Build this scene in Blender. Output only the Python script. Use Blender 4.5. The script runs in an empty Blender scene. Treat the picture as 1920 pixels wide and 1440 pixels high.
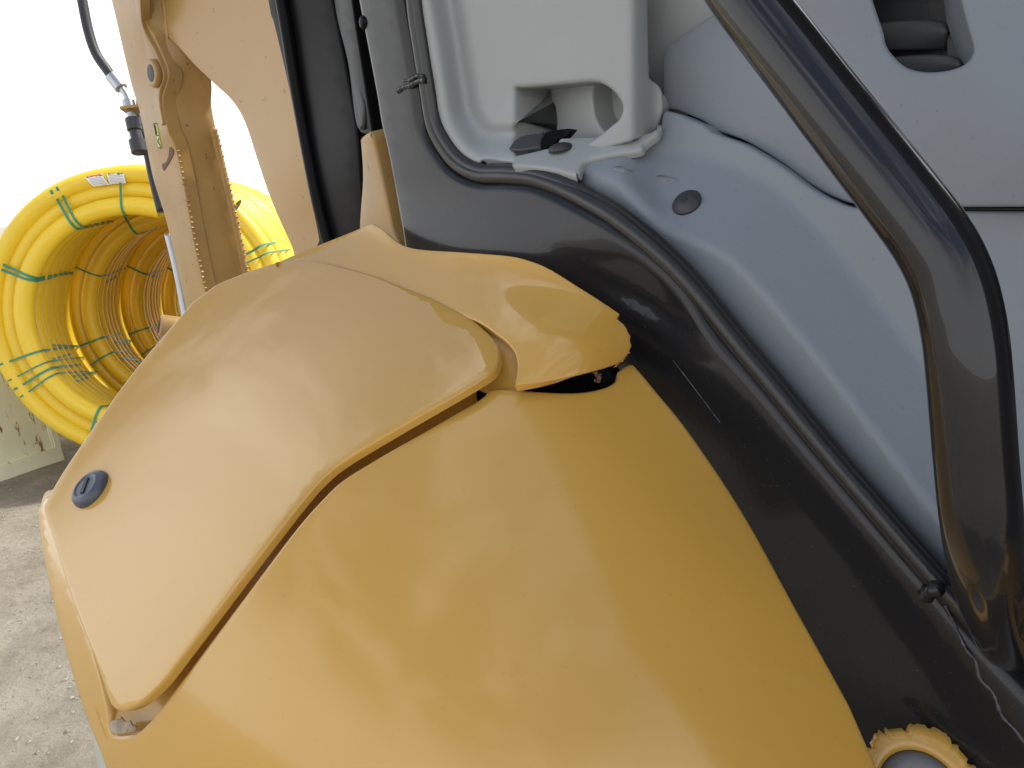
import bpy, math, random
import numpy as np
from mathutils import Vector, Matrix
from mathutils.geometry import delaunay_2d_cdt
random.seed(7); rng = np.random.default_rng(7)
SC = bpy.context.scene
COL = SC.collection

# ------------------------------------------------------------------ camera
PITCH, ROLL, FPX = math.radians(16), math.radians(6), 1400.0
CAM = np.array([0, 0, 1.8])
F = np.array([0, math.cos(PITCH), -math.sin(PITCH)])
_R0 = np.array([1.0, 0, 0]); _U0 = np.array([0, math.sin(PITCH), math.cos(PITCH)])
RT = math.cos(ROLL) * _R0 - math.sin(ROLL) * _U0
UP = math.sin(ROLL) * _R0 + math.cos(ROLL) * _U0
cam = bpy.data.cameras.new('camera'); camo = bpy.data.objects.new('camera', cam); COL.objects.link(camo)
camo.matrix_world = Matrix(((RT[0], UP[0], -F[0], CAM[0]), (RT[1], UP[1], -F[1], CAM[1]), (RT[2], UP[2], -F[2], CAM[2]), (0, 0, 0, 1)))
cam.sensor_width = 36; cam.lens = 36 * FPX / 1920; cam.clip_start = 0.02; cam.clip_end = 2000
SC.camera = camo
SC.render.resolution_x, SC.render.resolution_y = 1024, 768

# ------------------------------------------------------------------ sky, sun, exposure
SUN_AZ, SUN_EL = math.radians(66), math.radians(54)      # compass direction of the sun (from +Y towards +X), height
world = bpy.data.worlds.new('World'); SC.world = world; world.use_nodes = True
nt = world.node_tree; nt.nodes.clear()
N = nt.nodes.new; L = nt.links.new
out = N('ShaderNodeOutputWorld'); bg = N('ShaderNodeBackground'); bg.inputs['Strength'].default_value = 0.13
sky = N('ShaderNodeTexSky'); sky.sky_type = 'NISHITA'; sky.sun_disc = False
sky.sun_elevation = SUN_EL; sky.sun_rotation = SUN_AZ; sky.air_density = 1.2; sky.dust_density = 2.5; sky.ozone_density = 1.0
tc = N('ShaderNodeTexCoord'); mp = N('ShaderNodeMapping'); mp.inputs['Scale'].default_value = (1.6, 1.6, 3.4)
no = N('ShaderNodeTexNoise'); no.inputs['Scale'].default_value = 1.7; no.inputs['Detail'].default_value = 8; no.inputs['Roughness'].default_value = 0.58
no.inputs['Distortion'].default_value = 0.35
rp = N('ShaderNodeValToRGB'); rp.color_ramp.elements[0].position = 0.47; rp.color_ramp.elements[1].position = 0.66
mx = N('ShaderNodeMix'); mx.data_type = 'RGBA'; mx.inputs['B'].default_value = (9.2, 9.5, 9.9, 1)
L(tc.outputs['Generated'], mp.inputs['Vector']); L(mp.outputs['Vector'], no.inputs['Vector']); L(no.outputs['Fac'], rp.inputs['Fac'])
sx = N('ShaderNodeSeparateXYZ'); L(tc.outputs['Generated'], sx.inputs['Vector'])
hz = N('ShaderNodeMapRange'); hz.interpolation_type = 'SMOOTHSTEP'; hz.inputs['From Min'].default_value = .30; hz.inputs['From Max'].default_value = .62
hz.inputs['To Min'].default_value = 1; hz.inputs['To Max'].default_value = 0; L(sx.outputs['Z'], hz.inputs['Value'])      # bright haze low in the sky, thinning upwards
m2 = N('ShaderNodeMix'); m2.data_type = 'RGBA'; m2.inputs['B'].default_value = (10.2, 10.3, 10.4, 1)
L(rp.outputs['Color'], mx.inputs['Factor']); L(sky.outputs['Color'], mx.inputs['A']); L(mx.outputs['Result'], m2.inputs['A']); L(hz.outputs['Result'], m2.inputs['Factor']); L(m2.outputs['Result'], bg.inputs['Color']); L(bg.outputs['Background'], out.inputs['Surface'])
sun = bpy.data.lights.new('sun', 'SUN'); sun.energy = 3.2; sun.angle = math.radians(2.0); sun.color = (1, .95, .86)
suno = bpy.data.objects.new('sun', sun); COL.objects.link(suno)
sd = Vector((math.sin(SUN_AZ) * math.cos(SUN_EL), math.cos(SUN_AZ) * math.cos(SUN_EL), math.sin(SUN_EL)))
suno.rotation_euler = sd.to_track_quat('Z', 'Y').to_euler(); suno.location = (0, 0, 10)
SC.view_settings.view_transform = 'Standard'; SC.view_settings.look = 'None'
SC.view_settings.exposure = 0.33; SC.view_settings.gamma = 1; SC.view_settings.use_curve_mapping = False
SC.render.engine = 'CYCLES'

# ------------------------------------------------------------------ materials
def mat(name, col, rough=0.5, coat=0.0, coat_rough=0.05, metal=0.0, var=0.06, vscale=6.0, bump=0.0, bscale=200.0,
        speck=None, speck_amt=0.0, speck_scale=90.0, spec=0.5, rvar=0.0, sheen=0.0, sss=0.0, dust=None, dust_amt=0.0, dscale=14.0, coat_ior=1.5):
    m = bpy.data.materials.new(name); m.use_nodes = True; t = m.node_tree; b = t.nodes['Principled BSDF']
    n = t.nodes.new; l = t.links.new
    b.inputs['Roughness'].default_value = rough; b.inputs['Metallic'].default_value = metal
    b.inputs['Coat Weight'].default_value = coat; b.inputs['Coat Roughness'].default_value = coat_rough
    b.inputs['Specular IOR Level'].default_value = spec
    b.inputs['Coat IOR'].default_value = coat_ior
    if sss: b.inputs['Subsurface Weight'].default_value = sss; b.inputs['Subsurface Radius'].default_value = (.05, .03, .01)
    co = n('ShaderNodeTexCoord').outputs['Object']
    def noise(s, d=4, r=.55):
        x = n('ShaderNodeTexNoise'); x.inputs['Scale'].default_value = s; x.inputs['Detail'].default_value = d; x.inputs['Roughness'].default_value = r
        l(co, x.inputs['Vector']); return x.outputs['Fac']
    def ramp(f, a, c):
        x = n('ShaderNodeMapRange'); x.inputs['From Min'].default_value = a; x.inputs['From Max'].default_value = c; l(f, x.inputs['Value']); return x.outputs['Result']
    def mixc(f, a, c):
        x = n('ShaderNodeMix'); x.data_type = 'RGBA'
        if isinstance(f, float): x.inputs['Factor'].default_value = f
        else: l(f, x.inputs['Factor'])
        for k, v in (('A', a), ('B', c)):
            if isinstance(v, tuple): x.inputs[k].default_value = (*v, 1)
            else: l(v, x.inputs[k])
        return x.outputs['Result']
    def mul(f, k):
        x = n('ShaderNodeMath'); x.operation = 'MULTIPLY'; l(f, x.inputs[0]); x.inputs[1].default_value = k; return x.outputs[0]
    dark = tuple(c * (1 - var) for c in col); lite = tuple(min(1, c * (1 + var)) for c in col)
    c = mixc(ramp(noise(vscale), .3, .7), dark, lite)
    if dust: c = mixc(mul(ramp(noise(dscale, 6, .65), .45, .75), dust_amt), c, dust)
    if speck: c = mixc(mul(ramp(noise(speck_scale, 2, .5), .70, .74), speck_amt), c, speck)
    l(c, b.inputs['Base Color'])
    if rvar:
        x = n('ShaderNodeMapRange'); x.inputs['To Min'].default_value = max(0, rough - rvar); x.inputs['To Max'].default_value = min(1, rough + rvar)
        l(noise(vscale * 3), x.inputs['Value']); l(x.outputs['Result'], b.inputs['Roughness'])
    if bump:
        x = n('ShaderNodeBump'); x.inputs['Strength'].default_value = bump; x.inputs['Distance'].default_value = 0.001
        l(noise(bscale, 3), x.inputs['Height']); l(x.outputs['Normal'], b.inputs['Normal'])
        if coat: l(x.outputs['Normal'], b.inputs['Coat Normal'])
    return m
YEL = (0.61, 0.345, 0.066)
M = {}
M['lid'] = mat('glossy_yellow_paint', YEL, .30, 1, .015, var=.02, vscale=3, bump=.012, bscale=60, speck=(.2, .12, .03), speck_amt=.15, speck_scale=330, coat_ior=1.5, spec=.15)
M['panel'] = mat('yellow_moulded_cover', YEL, .30, .9, .11, var=.03, vscale=4, bump=.03, bscale=35, speck=(.3, .17, .04), speck_amt=.15, speck_scale=300, coat_ior=1.5, spec=.25)
M['corner'] = mat('yellow_corner_paint', YEL, .32, .8, .05, var=.02, vscale=4, bump=.015, bscale=40, speck=(.2, .12, .03), speck_amt=.15, speck_scale=330, coat_ior=1.5, spec=.25)
M['yedge'] = mat('raw_yellow_edge', (.62, .40, .14), .6, bump=.3, bscale=150)
M['frame'] = mat('black_frame_paint', (.014, .014, .016), .30, .4, .05, var=.1, bump=.04, bscale=420, speck=(.22, .22, .24), speck_amt=.15, speck_scale=420, spec=.2)
M['handle'] = mat('black_handle_paint', (.014, .014, .016), .25, .8, .02, var=.1, bump=.012, bscale=300, spec=.15, coat_ior=1.45)
M['rubber'] = mat('black_rubber_seal', (.014, .014, .014), .38, .2, .2, bump=.25, bscale=300)
M['light'] = mat('pale_grey_plastic', (.315, .335, .335), .48, var=.02, bump=.18, bscale=900, speck=(.3, .3, .28), speck_amt=.2, speck_scale=300)
M['blue'] = mat('blue_grey_plastic', (.205, .229, .258), .45, var=.03, bump=.18, bscale=900, speck=(.12, .13, .16), speck_amt=.4, speck_scale=280, dust=(.20, .225, .26), dust_amt=.5, dscale=9)
M['dkplastic'] = mat('dark_grey_plastic', (.035, .037, .042), .45, var=.1, bump=.2, bscale=600)
M['vent'] = mat('grey_vent_plastic', (.06, .063, .065), .55, var=.1, bump=.2, bscale=500)
M['smudge'] = mat('dirty_smudge', (.20, .215, .23), .7, var=.3, vscale=60)
M['lock'] = mat('grey_lock_plastic', (.07, .08, .105), .4, .2, .2, bump=.1, bscale=500)
M['black'] = mat('black_gloss_metal', (.006, .006, .007), .30, 0, .12, var=.2, spec=.07)
M['boom'] = mat('boom_yellow_paint', (.43, .255, .08), .42, .4, .22, var=.04, vscale=3, bump=.08, bscale=20, speck=(.1, .06, .03), speck_amt=.6, speck_scale=60)
M['arm'] = mat('arm_yellow_paint', (.40, .235, .068), .5, .25, .25, var=.05, vscale=3, bump=.08, bscale=20, speck=(.1, .06, .03), speck_amt=.6, speck_scale=60, dust=(.25, .17, .08), dust_amt=.5, dscale=7)
M['steelrust'] = mat('rusty_weld', (.14, .07, .05), .7, bump=.6, bscale=120, var=.3)
M['chrome'] = mat('bright_steel', (.42, .44, .45), .38, metal=1.0, var=.1)
M['hose'] = mat('black_hose', (.022, .022, .026), .5, bump=.3, bscale=300)
M['pipe'] = mat('yellow_pipe_plastic', (.84, .58, .03), .42, .1, .2, var=.03, vscale=2, sss=.12)
M['strap'] = mat('green_tape', (.035, .25, .15), .4, var=.15, vscale=30)
M['white'] = mat('white_print', (.8, .8, .78), .5, var=.02)
M['ink'] = mat('black_print', (.03, .03, .03), .5)
M['grey'] = mat('grey_print', (.33, .34, .36), .5)
M['red'] = mat('red_print', (.62, .04, .05), .5)
M['sticker'] = mat('lime_sticker', (.55, .62, .16), .5)
M['tape'] = mat('grey_tape_residue', (.36, .29, .21), .95, var=.35, vscale=90, spec=.05, bump=.3, bscale=200)
M['scuff'] = mat('paint_scuff', (.07, .07, .08), .5, var=.5, vscale=90)
M['greyplug'] = mat('worn_grey_plastic', (.16, .155, .16), .55, var=.2, vscale=40)
M['cream'] = mat('cream_steel', (.5, .47, .37), .5, var=.1)

def rust_mat():
    m = mat('rusted_pale_paint', (.82, .80, .58), .6, var=.10, vscale=2.2, bump=.3, bscale=30)
    t = m.node_tree; b = t.nodes['Principled BSDF']; n = t.nodes.new; l = t.links.new
    src = b.inputs['Base Color'].links[0].from_socket
    tc_ = n('ShaderNodeTexCoord'); mp_ = n('ShaderNodeMapping'); mp_.inputs['Scale'].default_value = (7, 7, 2.6)
    l(tc_.outputs['Object'], mp_.inputs['Vector'])
    a = n('ShaderNodeTexNoise'); a.inputs['Scale'].default_value = 2.4; a.inputs['Detail'].default_value = 7; a.inputs['Roughness'].default_value = .68
    l(mp_.outputs['Vector'], a.inputs['Vector'])
    r = n('ShaderNodeMapRange'); r.inputs['From Min'].default_value = .585; r.inputs['From Max'].default_value = .66; l(a.outputs['Fac'], r.inputs['Value'])
    x = n('ShaderNodeMix'); x.data_type = 'RGBA'; x.inputs['B'].default_value = (.24, .10, .04, 1)
    l(r.outputs['Result'], x.inputs['Factor']); l(src, x.inputs['A']); l(x.outputs['Result'], b.inputs['Base Color'])
    return m
M['rust'] = rust_mat()
M['rusttrim'] = mat('rusty_steel_edge', (.30, .19, .09), .75, var=.5, vscale=9, bump=.5, bscale=60)

def ground_mat():
    m = bpy.data.materials.new('dry_dirt'); m.use_nodes = True; t = m.node_tree; b = t.nodes['Principled BSDF']; n = t.nodes.new; l = t.links.new
    co = n('ShaderNodeTexCoord').outputs['Object']
    def noise(s, d, r):
        x = n('ShaderNodeTexNoise'); x.inputs['Scale'].default_value = s; x.inputs['Detail'].default_value = d; x.inputs['Roughness'].default_value = r; l(co, x.inputs['Vector']); return x.outputs['Fac']
    r1 = n('ShaderNodeValToRGB'); e = r1.color_ramp.elements; e[0].position = .30; e[0].color = (.29, .25, .19, 1); e[1].position = .62; e[1].color = (.53, .48, .39, 1)
    l(noise(2.6, 10, .70), r1.inputs['Fac'])
    r2 = n('ShaderNodeMapRange'); r2.inputs['From Min'].default_value = .62; r2.inputs['From Max'].default_value = .75; l(noise(34, 6, .7), r2.inputs['Value'])
    x = n('ShaderNodeMix'); x.data_type = 'RGBA'; x.inputs['B'].default_value = (.13, .11, .085, 1); l(r2.outputs['Result'], x.inputs['Factor']); l(r1.outputs['Color'], x.inputs['A'])
    l(x.outputs['Result'], b.inputs['Base Color']); b.inputs['Roughness'].default_value = .95; b.inputs['Specular IOR Level'].default_value = .15
    bp = n('ShaderNodeBump'); bp.inputs['Strength'].default_value = 1.0; bp.inputs['Distance'].default_value = .06
    l(noise(14, 9, .74), bp.inputs['Height']); l(bp.outputs['Normal'], b.inputs['Normal'])
    return m
M['ground'] = ground_mat()
M['stone'] = mat('pale_stone', (.30, .265, .21), .9, var=.3, vscale=20)

# ------------------------------------------------------------------ geometry helpers
def ray(x, y): return (np.asarray(x, float)[..., None] - 960) / FPX * RT + (720 - np.asarray(y, float)[..., None]) / FPX * UP + F
def P(x, y, d): return CAM + np.asarray(d, float)[..., None] * ray(x, y)

ORIGIN = np.zeros(3)
def thing(name, label, cat, loc, group=None):
    global ORIGIN
    o = bpy.data.objects.new(name, None); COL.objects.link(o); o.location = loc; o.empty_display_size = .1
    o['label'] = label; o['category'] = cat
    if group: o['group'] = group
    ORIGIN = np.asarray(loc, float); return o
def obj(name, verts, faces, m, parent=None, label=None, kind=None, smooth=True, mats=None, fmat=None):
    me = bpy.data.meshes.new(name)
    v = np.asarray(verts, float) - (ORIGIN if parent is not None else 0)
    me.from_pydata([tuple(p) for p in v], [], [tuple(int(i) for i in f) for f in faces])
    for mm in (mats or [m]): me.materials.append(mm)
    if fmat is not None: me.polygons.foreach_set('material_index', fmat)
    if smooth: me.polygons.foreach_set('use_smooth', [True] * len(me.polygons))
    me.update()
    o = bpy.data.objects.new(name, me); COL.objects.link(o)
    if parent is not None: o.parent = parent
    if label: o['label'] = label
    if kind: o['kind'] = kind
    return o

# the cab's outer side is one upright plane, seen obliquely
WA = math.radians(50)
WDIR = np.array([math.cos(WA), -math.sin(WA), 0]); WIN = np.array([math.sin(WA), math.cos(WA), 0])
WK = float(WIN @ (P(935, 420, .62) - CAM))
def wall(x, y, off=0.0): return (WK + off) / (ray(x, y) @ WIN)

class Field:            # smooth depth surface through (px, py, depth) points
    def __init__(s, pts, off=False, lam=0.0):
        p = np.array(pts, float); s.x = p[:, :2] / 500.
        d = np.array([wall(a, b, c) for a, b, c in p]) if off else p[:, 2]
        n = len(p); K = s.k(s.x, s.x) + lam * np.eye(n); Q = np.c_[np.ones(n), s.x]
        A = np.block([[K, Q], [Q.T, np.zeros((3, 3))]]); s.c = np.linalg.solve(A, np.r_[1 / d, 0, 0, 0])
    @staticmethod
    def k(a, b):
        r2 = ((a[:, None] - b[None]) ** 2).sum(-1); return np.where(r2 > 1e-12, r2 * np.log(np.maximum(r2, 1e-12)), 0)
    def __call__(s, x, y):
        x = np.asarray(x, float); sh = x.shape; q = np.c_[x.ravel(), np.asarray(y, float).ravel()] / 500.
        w = s.k(q, s.x) @ s.c[:-3] + np.c_[np.ones(len(q)), q] @ s.c[-3:]
        return (1 / w).reshape(sh)
def wtilt(x, y): return .011 * sst((490 - np.asarray(y, float)) / 150) * sst((1300 - np.asarray(x, float)) / 300)
class WallField:
    def __init__(s, off=0.0, dents=()): s.off = off; s.dents = dents
    def __call__(s, x, y):
        o = s.off + np.zeros(np.shape(x)) + (wtilt(x, y) if s.dents else 0)
        for cx, cy, a, rx, ry, h in s.dents:
            ca, sa = math.cos(a), math.sin(a); u = (x - cx) * ca + (y - cy) * sa; v = -(x - cx) * sa + (y - cy) * ca
            o = o + h * np.exp(-(u / rx) ** 2 - (v / ry) ** 2)
        return (WK + o) / (ray(x, y) @ WIN)
class Poly:             # smooth low-order surface through (px, py, depth) points
    def __init__(s, pts, order=3, lam=1e-6):
        p = np.array(pts, float); s.m = p[:, :2].mean(0); s.sc = np.abs(p[:, :2] - s.m).max(); s.o = order
        A = s.basis(p[:, 0], p[:, 1]); s.c = np.linalg.solve(A.T @ A + lam * np.eye(A.shape[1]), A.T @ (1 / p[:, 2]))
    def basis(s, x, y):
        x = (np.asarray(x, float) - s.m[0]) / s.sc; y = (np.asarray(y, float) - s.m[1]) / s.sc
        return np.stack([x ** i * y ** j for i in range(s.o + 1) for j in range(s.o + 1 - i)], -1)
    def __call__(s, x, y): return 1 / (s.basis(x, y) @ s.c)
def sst(t): t = np.clip(t, 0, 1); return t * t * (3 - 2 * t)
class Func:             # depth behind the cab side given by a function of the picture of the moulding's own section
    def __init__(s, fn): s.fn = fn
    def __call__(s, x, y):
        x = np.asarray(x, float); y = np.asarray(y, float); return (WK + s.fn(x, y)) / (ray(x, y) @ WIN)
def linedist(line, x, y):
    a = np.array(line, float); sh = x.shape; q = np.c_[x.ravel(), y.ravel()]; A, B = a[:-1], a[1:]; ab = B - A; o = np.zeros(len(q)); sg = np.zeros(len(q))
    for k in range(0, len(q), 4000):
        z = q[k:k + 4000]; t = np.clip(((z[:, None] - A) * ab).sum(-1) / (ab ** 2).sum(1), 0, 1); w = z[:, None] - A - t[..., None] * ab; d = np.sqrt((w ** 2).sum(-1)); j = d.argmin(1); r_ = np.arange(len(z))
        o[k:k + 4000] = d[r_, j]; sg[k:k + 4000] = np.sign(ab[j, 0] * w[r_, j, 1] - ab[j, 1] * w[r_, j, 0])
    return o.reshape(sh), sg.reshape(sh)
class Shift:
    def __init__(s, f, d): s.f, s.d = f, d
    def __call__(s, x, y): return s.f(x, y) + s.d

def crom(pts, step, closed=True):
    p = np.array(pts, float); n = len(p); outp = []
    for i in range(n if closed else n - 1):
        g = (lambda j: p[j % n]) if closed else (lambda j: p[min(max(j, 0), n - 1)])
        a, b, c, d = g(i - 1), g(i), g(i + 1), g(i + 2)
        L_ = np.linalg.norm(c - b); k = max(1, int(round(L_ / step)))
        if L_ < 1e-6: continue
        for j in range(k):
            t = j / k
            outp.append(.5 * (2 * b + (c - a) * t + (2 * a - 5 * b + 4 * c - d) * t * t + (3 * b - a - 3 * c + d) * t ** 3))
    if not closed: outp.append(p[-1])
    q = np.array(outp); keep = [0]
    for i in range(1, len(q)):
        if np.linalg.norm(q[i] - q[keep[-1]]) > step * .2: keep.append(i)
    return q[keep]
def inside(poly, q):
    x, y = q[:, 0][:, None], q[:, 1][:, None]; a = poly; b = np.roll(poly, -1, 0)
    c = ((a[:, 1] > y) != (b[:, 1] > y)) & (x < (b[:, 0] - a[:, 0]) * (y - a[:, 1]) / (b[:, 1] - a[:, 1] + 1e-12) + a[:, 0])
    return c.sum(1) % 2 == 1
def segdist(poly, q):
    a = poly; b = np.roll(poly, -1, 0); ab = b - a; L2 = (ab ** 2).sum(1) + 1e-12
    dm = np.full(len(q), 1e9)
    for s in range(0, len(q), 4000):
        z = q[s:s + 4000]; t = np.clip(((z[:, None] - a) * ab).sum(-1) / L2, 0, 1)
        dm[s:s + 4000] = np.sqrt(((z[:, None] - a - t[..., None] * ab) ** 2).sum(-1)).min(1)
    return dm
def surf(f, q): return P(q[:, 0], q[:, 1], f(q[:, 0], q[:, 1]))
def frame_at(f, q, outw):
    e = 1.0; p = surf(f, q)
    dx = surf(f, q + [e, 0]) - surf(f, q - [e, 0]); dy = surf(f, q + [0, e]) - surf(f, q - [0, e])
    n = np.cross(dx, dy); n /= np.linalg.norm(n, axis=1)[:, None]
    flip = (n * (CAM - p)).sum(1) < 0; n[flip] *= -1
    t = surf(f, q + outw) - p; t -= n * (t * n).sum(1)[:, None]; t /= np.linalg.norm(t, axis=1)[:, None] + 1e-12
    return p, n, t
def outward(loop, hole):
    tg = np.roll(loop, -1, 0) - np.roll(loop, 1, 0); nn = np.c_[tg[:, 1], -tg[:, 0]]; nn /= np.linalg.norm(nn, axis=1)[:, None] + 1e-9
    area = .5 * (loop[:, 0] * np.roll(loop[:, 1], -1) - np.roll(loop[:, 0], -1) * loop[:, 1]).sum()
    s = 1 if area > 0 else -1
    return nn * s * (-1 if hole else 1)

def sheet(name, outline, f, m, parent, step=14, bstep=None, r=.002, depth=.012, holes=(), hole_r=None, hole_depth=None, inset=True, smooth=True,
          label=None, kind=None, back=False, steps=4, mesh_only=False, hole_shift=None):
    """a curved shell with its own thickness: outline traced on the surface f, rolled edge of radius r, side wall of the given depth"""
    bstep = bstep or step * .6
    loops = [crom(outline, bstep) if smooth else crom([p for p in outline for _ in (0, 1)], bstep)]
    for h in holes: loops.append(crom(h, bstep))
    flat = []
    for i, lp in enumerate(loops):
        ow = outward(lp, i > 0); rr = (r if i == 0 else (hole_r if hole_r is not None else r))
        if inset and rr > 0: lp = lp - ow * (rr * FPX / f(lp[:, 0], lp[:, 1]))[:, None]
        loops[i] = lp
    o = loops[0]; mn, mxx = o.min(0), o.max(0)
    gx, gy = np.meshgrid(np.arange(mn[0] + step / 2, mxx[0], step), np.arange(mn[1] + step / 2, mxx[1], step * .9))
    gx[1::2] += step / 2
    q = np.c_[gx.ravel(), gy.ravel()]; q = q[inside(o, q)]
    for lp in loops[1:]: q = q[~inside(lp, q)]
    for lp in loops:
        if len(q): q = q[segdist(lp, q) > step * .55]
    pts, edges, base = [], [], 0
    for lp in loops:
        k = len(lp); pts += [tuple(z) for z in lp]; edges += [(base + i, base + (i + 1) % k) for i in range(k)]; base += k
    pts += [tuple(z) for z in q]
    v2, e2, f2, ov, oe, of = delaunay_2d_cdt([Vector(z) for z in pts], edges, [], 1, 1e-5)
    v2 = np.array([tuple(z) for z in v2]); tri = [list(t) for t in f2]
    if len(loops) > 1:
        cen = np.array([v2[t].mean(0) for t in tri]); bad = np.zeros(len(tri), bool)
        for lp in loops[1:]: bad |= inside(lp, cen)
        tri = [t for t, b_ in zip(tri, bad) if not b_]
    V = list(surf(f, v2)); T = []
    for t in tri:
        a, b_, c = (V[i] for i in t[:3]); nrm = np.cross(b_ - a, c - a)
        T.append(t if nrm @ (CAM - a) > 0 else t[::-1])
    inv = {}
    for i, lst in enumerate(ov):
        for k in lst: inv[k] = i
    base = 0
    for li, lp in enumerate(loops):
        rr = (r if li == 0 else (hole_r if hole_r is not None else r)); dd = (depth if li == 0 else (hole_depth if hole_depth is not None else depth))
        k = len(lp); ring = [inv.get(base + i) for i in range(k)]; base += k
        ok = [i for i in range(k) if ring[i] is not None]; lp = lp[ok]; ring = [ring[i] for i in ok]; k = len(ring)
        p, n, t = frame_at(f, lp, outward(lp, li > 0)); prev = ring
        prof = [(rr * math.sin(a), -rr * (1 - math.cos(a))) for a in np.linspace(0, math.pi / 2, steps + 1)[1:]] if rr > 0 else []
        if dd > rr: prof.append((rr + (0 if rr > 0 else 1e-5), -dd))
        for (s, h) in prof:
            cur = list(range(len(V), len(V) + k)); V += list(p + t * s + n * h + (hole_shift if li and hole_shift is not None and h <= -dd else 0))
            for i in range(k):
                j = (i + 1) % k; fa = [prev[i], prev[j], cur[j], cur[i]]
                T.append(fa)
            prev = cur
        if li == 0: lastring = prev
        # orient the side faces outwards
    V = np.array(V)
    if mesh_only: return V, T
    ob = obj(name, V, T, m, parent, label, kind)
    import bmesh
    bm = bmesh.new(); bm.from_mesh(ob.data); bmesh.ops.recalc_face_normals(bm, faces=bm.faces)
    # keep the face towards the camera as the outside
    bm.faces.ensure_lookup_table(); fc = bm.faces[0]; cc = np.array(fc.calc_center_median()) + ORIGIN
    if np.array(fc.normal) @ (CAM - cc) < 0: bmesh.ops.reverse_faces(bm, faces=bm.faces)
    bm.to_mesh(ob.data); bm.free()
    return ob

def tube(name, pts, rad, m, parent, sides=16, step=None, label=None, closed=False, cap=True, kind=None):
    p = np.array(pts, float); n = len(p); rad = np.full(n, rad) if np.isscalar(rad) else np.array(rad, float)
    pr = np.c_[p, rad]
    L_ = np.linalg.norm(np.diff(p, axis=0), axis=1).sum()
    q = crom(pr, step or L_ / 60, closed) if n > 2 else np.array([pr[0], pr[1]])
    return tube_raw(name, q, m, parent, sides, label, closed, cap, kind)
def tube_geo(q, sides, closed, cap):
    p = q[:, :3]; rad = q[:, 3]; n = len(p)
    tg = (np.roll(p, -1, 0) - np.roll(p, 1, 0)) if closed else np.gradient(p, axis=0)
    tg /= np.linalg.norm(tg, axis=1)[:, None] + 1e-12
    u = np.cross(tg[0], [0.3, .2, 1]); u /= np.linalg.norm(u); V = []; Fc = []
    th = np.linspace(0, 2 * math.pi, sides, endpoint=False)
    for i in range(n):
        u = u - tg[i] * (u @ tg[i]); u /= np.linalg.norm(u); v = np.cross(tg[i], u)
        V.append(p[i] + rad[i] * (np.cos(th)[:, None] * u + np.sin(th)[:, None] * v))
    V = np.concatenate(V)
    for i in range(n if closed else n - 1):
        a, b = i * sides, ((i + 1) % n) * sides
        for j in range(sides): Fc.append((a + j, a + (j + 1) % sides, b + (j + 1) % sides, b + j))
    if cap and not closed: Fc += [tuple(range(sides))[::-1], tuple(range((n - 1) * sides, n * sides))]
    return V, Fc
def tube_raw(name, q, m, parent, sides=16, label=None, closed=False, cap=True, kind=None):
    V, Fc = tube_geo(q, sides, closed, cap); return obj(name, V, Fc, m, parent, label, kind)
class Acc:
    def __init__(s): s.V = []; s.F = []; s.n = 0; s.fm = []
    def add(s, V, F_, mi=0):
        s.V.append(np.asarray(V, float)); s.F += [tuple(i + s.n for i in f) for f in F_]; s.fm += [mi] * len(F_); s.n += len(V)
    def box(s, c, ax, h, mi=0):          # centre, three axes, half sizes
        c = np.asarray(c, float); A = np.asarray(ax, float) * np.asarray(h, float)[:, None]
        V = [c + i * A[0] + j * A[1] + k * A[2] for i in (-1, 1) for j in (-1, 1) for k in (-1, 1)]
        s.add(V, [(0, 1, 3, 2), (4, 6, 7, 5), (0, 4, 5, 1), (2, 3, 7, 6), (0, 2, 6, 4), (1, 5, 7, 3)], mi)
    def obj(s, name, m, parent, label=None, kind=None, smooth=False, mats=None):
        return obj(name, np.concatenate(s.V), s.F, m, parent, label, kind, smooth, mats, s.fm if mats else None)
def lathe(name, c, ax, prof, m, parent, sides=28, label=None, u=None):
    """turned shape: profile of (radius, height along ax)"""
    ax = np.asarray(ax, float); ax /= np.linalg.norm(ax); u = np.cross(ax, [.2, .1, 1]); u /= np.linalg.norm(u); v = np.cross(ax, u)
    th = np.linspace(0, 2 * math.pi, sides, endpoint=False); V = []; Fc = []
    for r_, h in prof: V.append(np.asarray(c) + ax * h + r_ * (np.cos(th)[:, None] * u + np.sin(th)[:, None] * v))
    for i in range(len(prof) - 1):
        for j in range(sides): Fc.append((i * sides + j, i * sides + (j + 1) % sides, (i + 1) * sides + (j + 1) % sides, (i + 1) * sides + j))
    Fc += [tuple(range(sides))[::-1], tuple(range((len(prof) - 1) * sides, len(prof) * sides))]
    return obj(name, np.concatenate(V), Fc, m, parent, label)
def normal_at(f, x, y):
    p, n, t = frame_at(f, np.array([[x, y]], float), np.array([[1., 0]])); return p[0], n[0], t[0]

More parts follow.
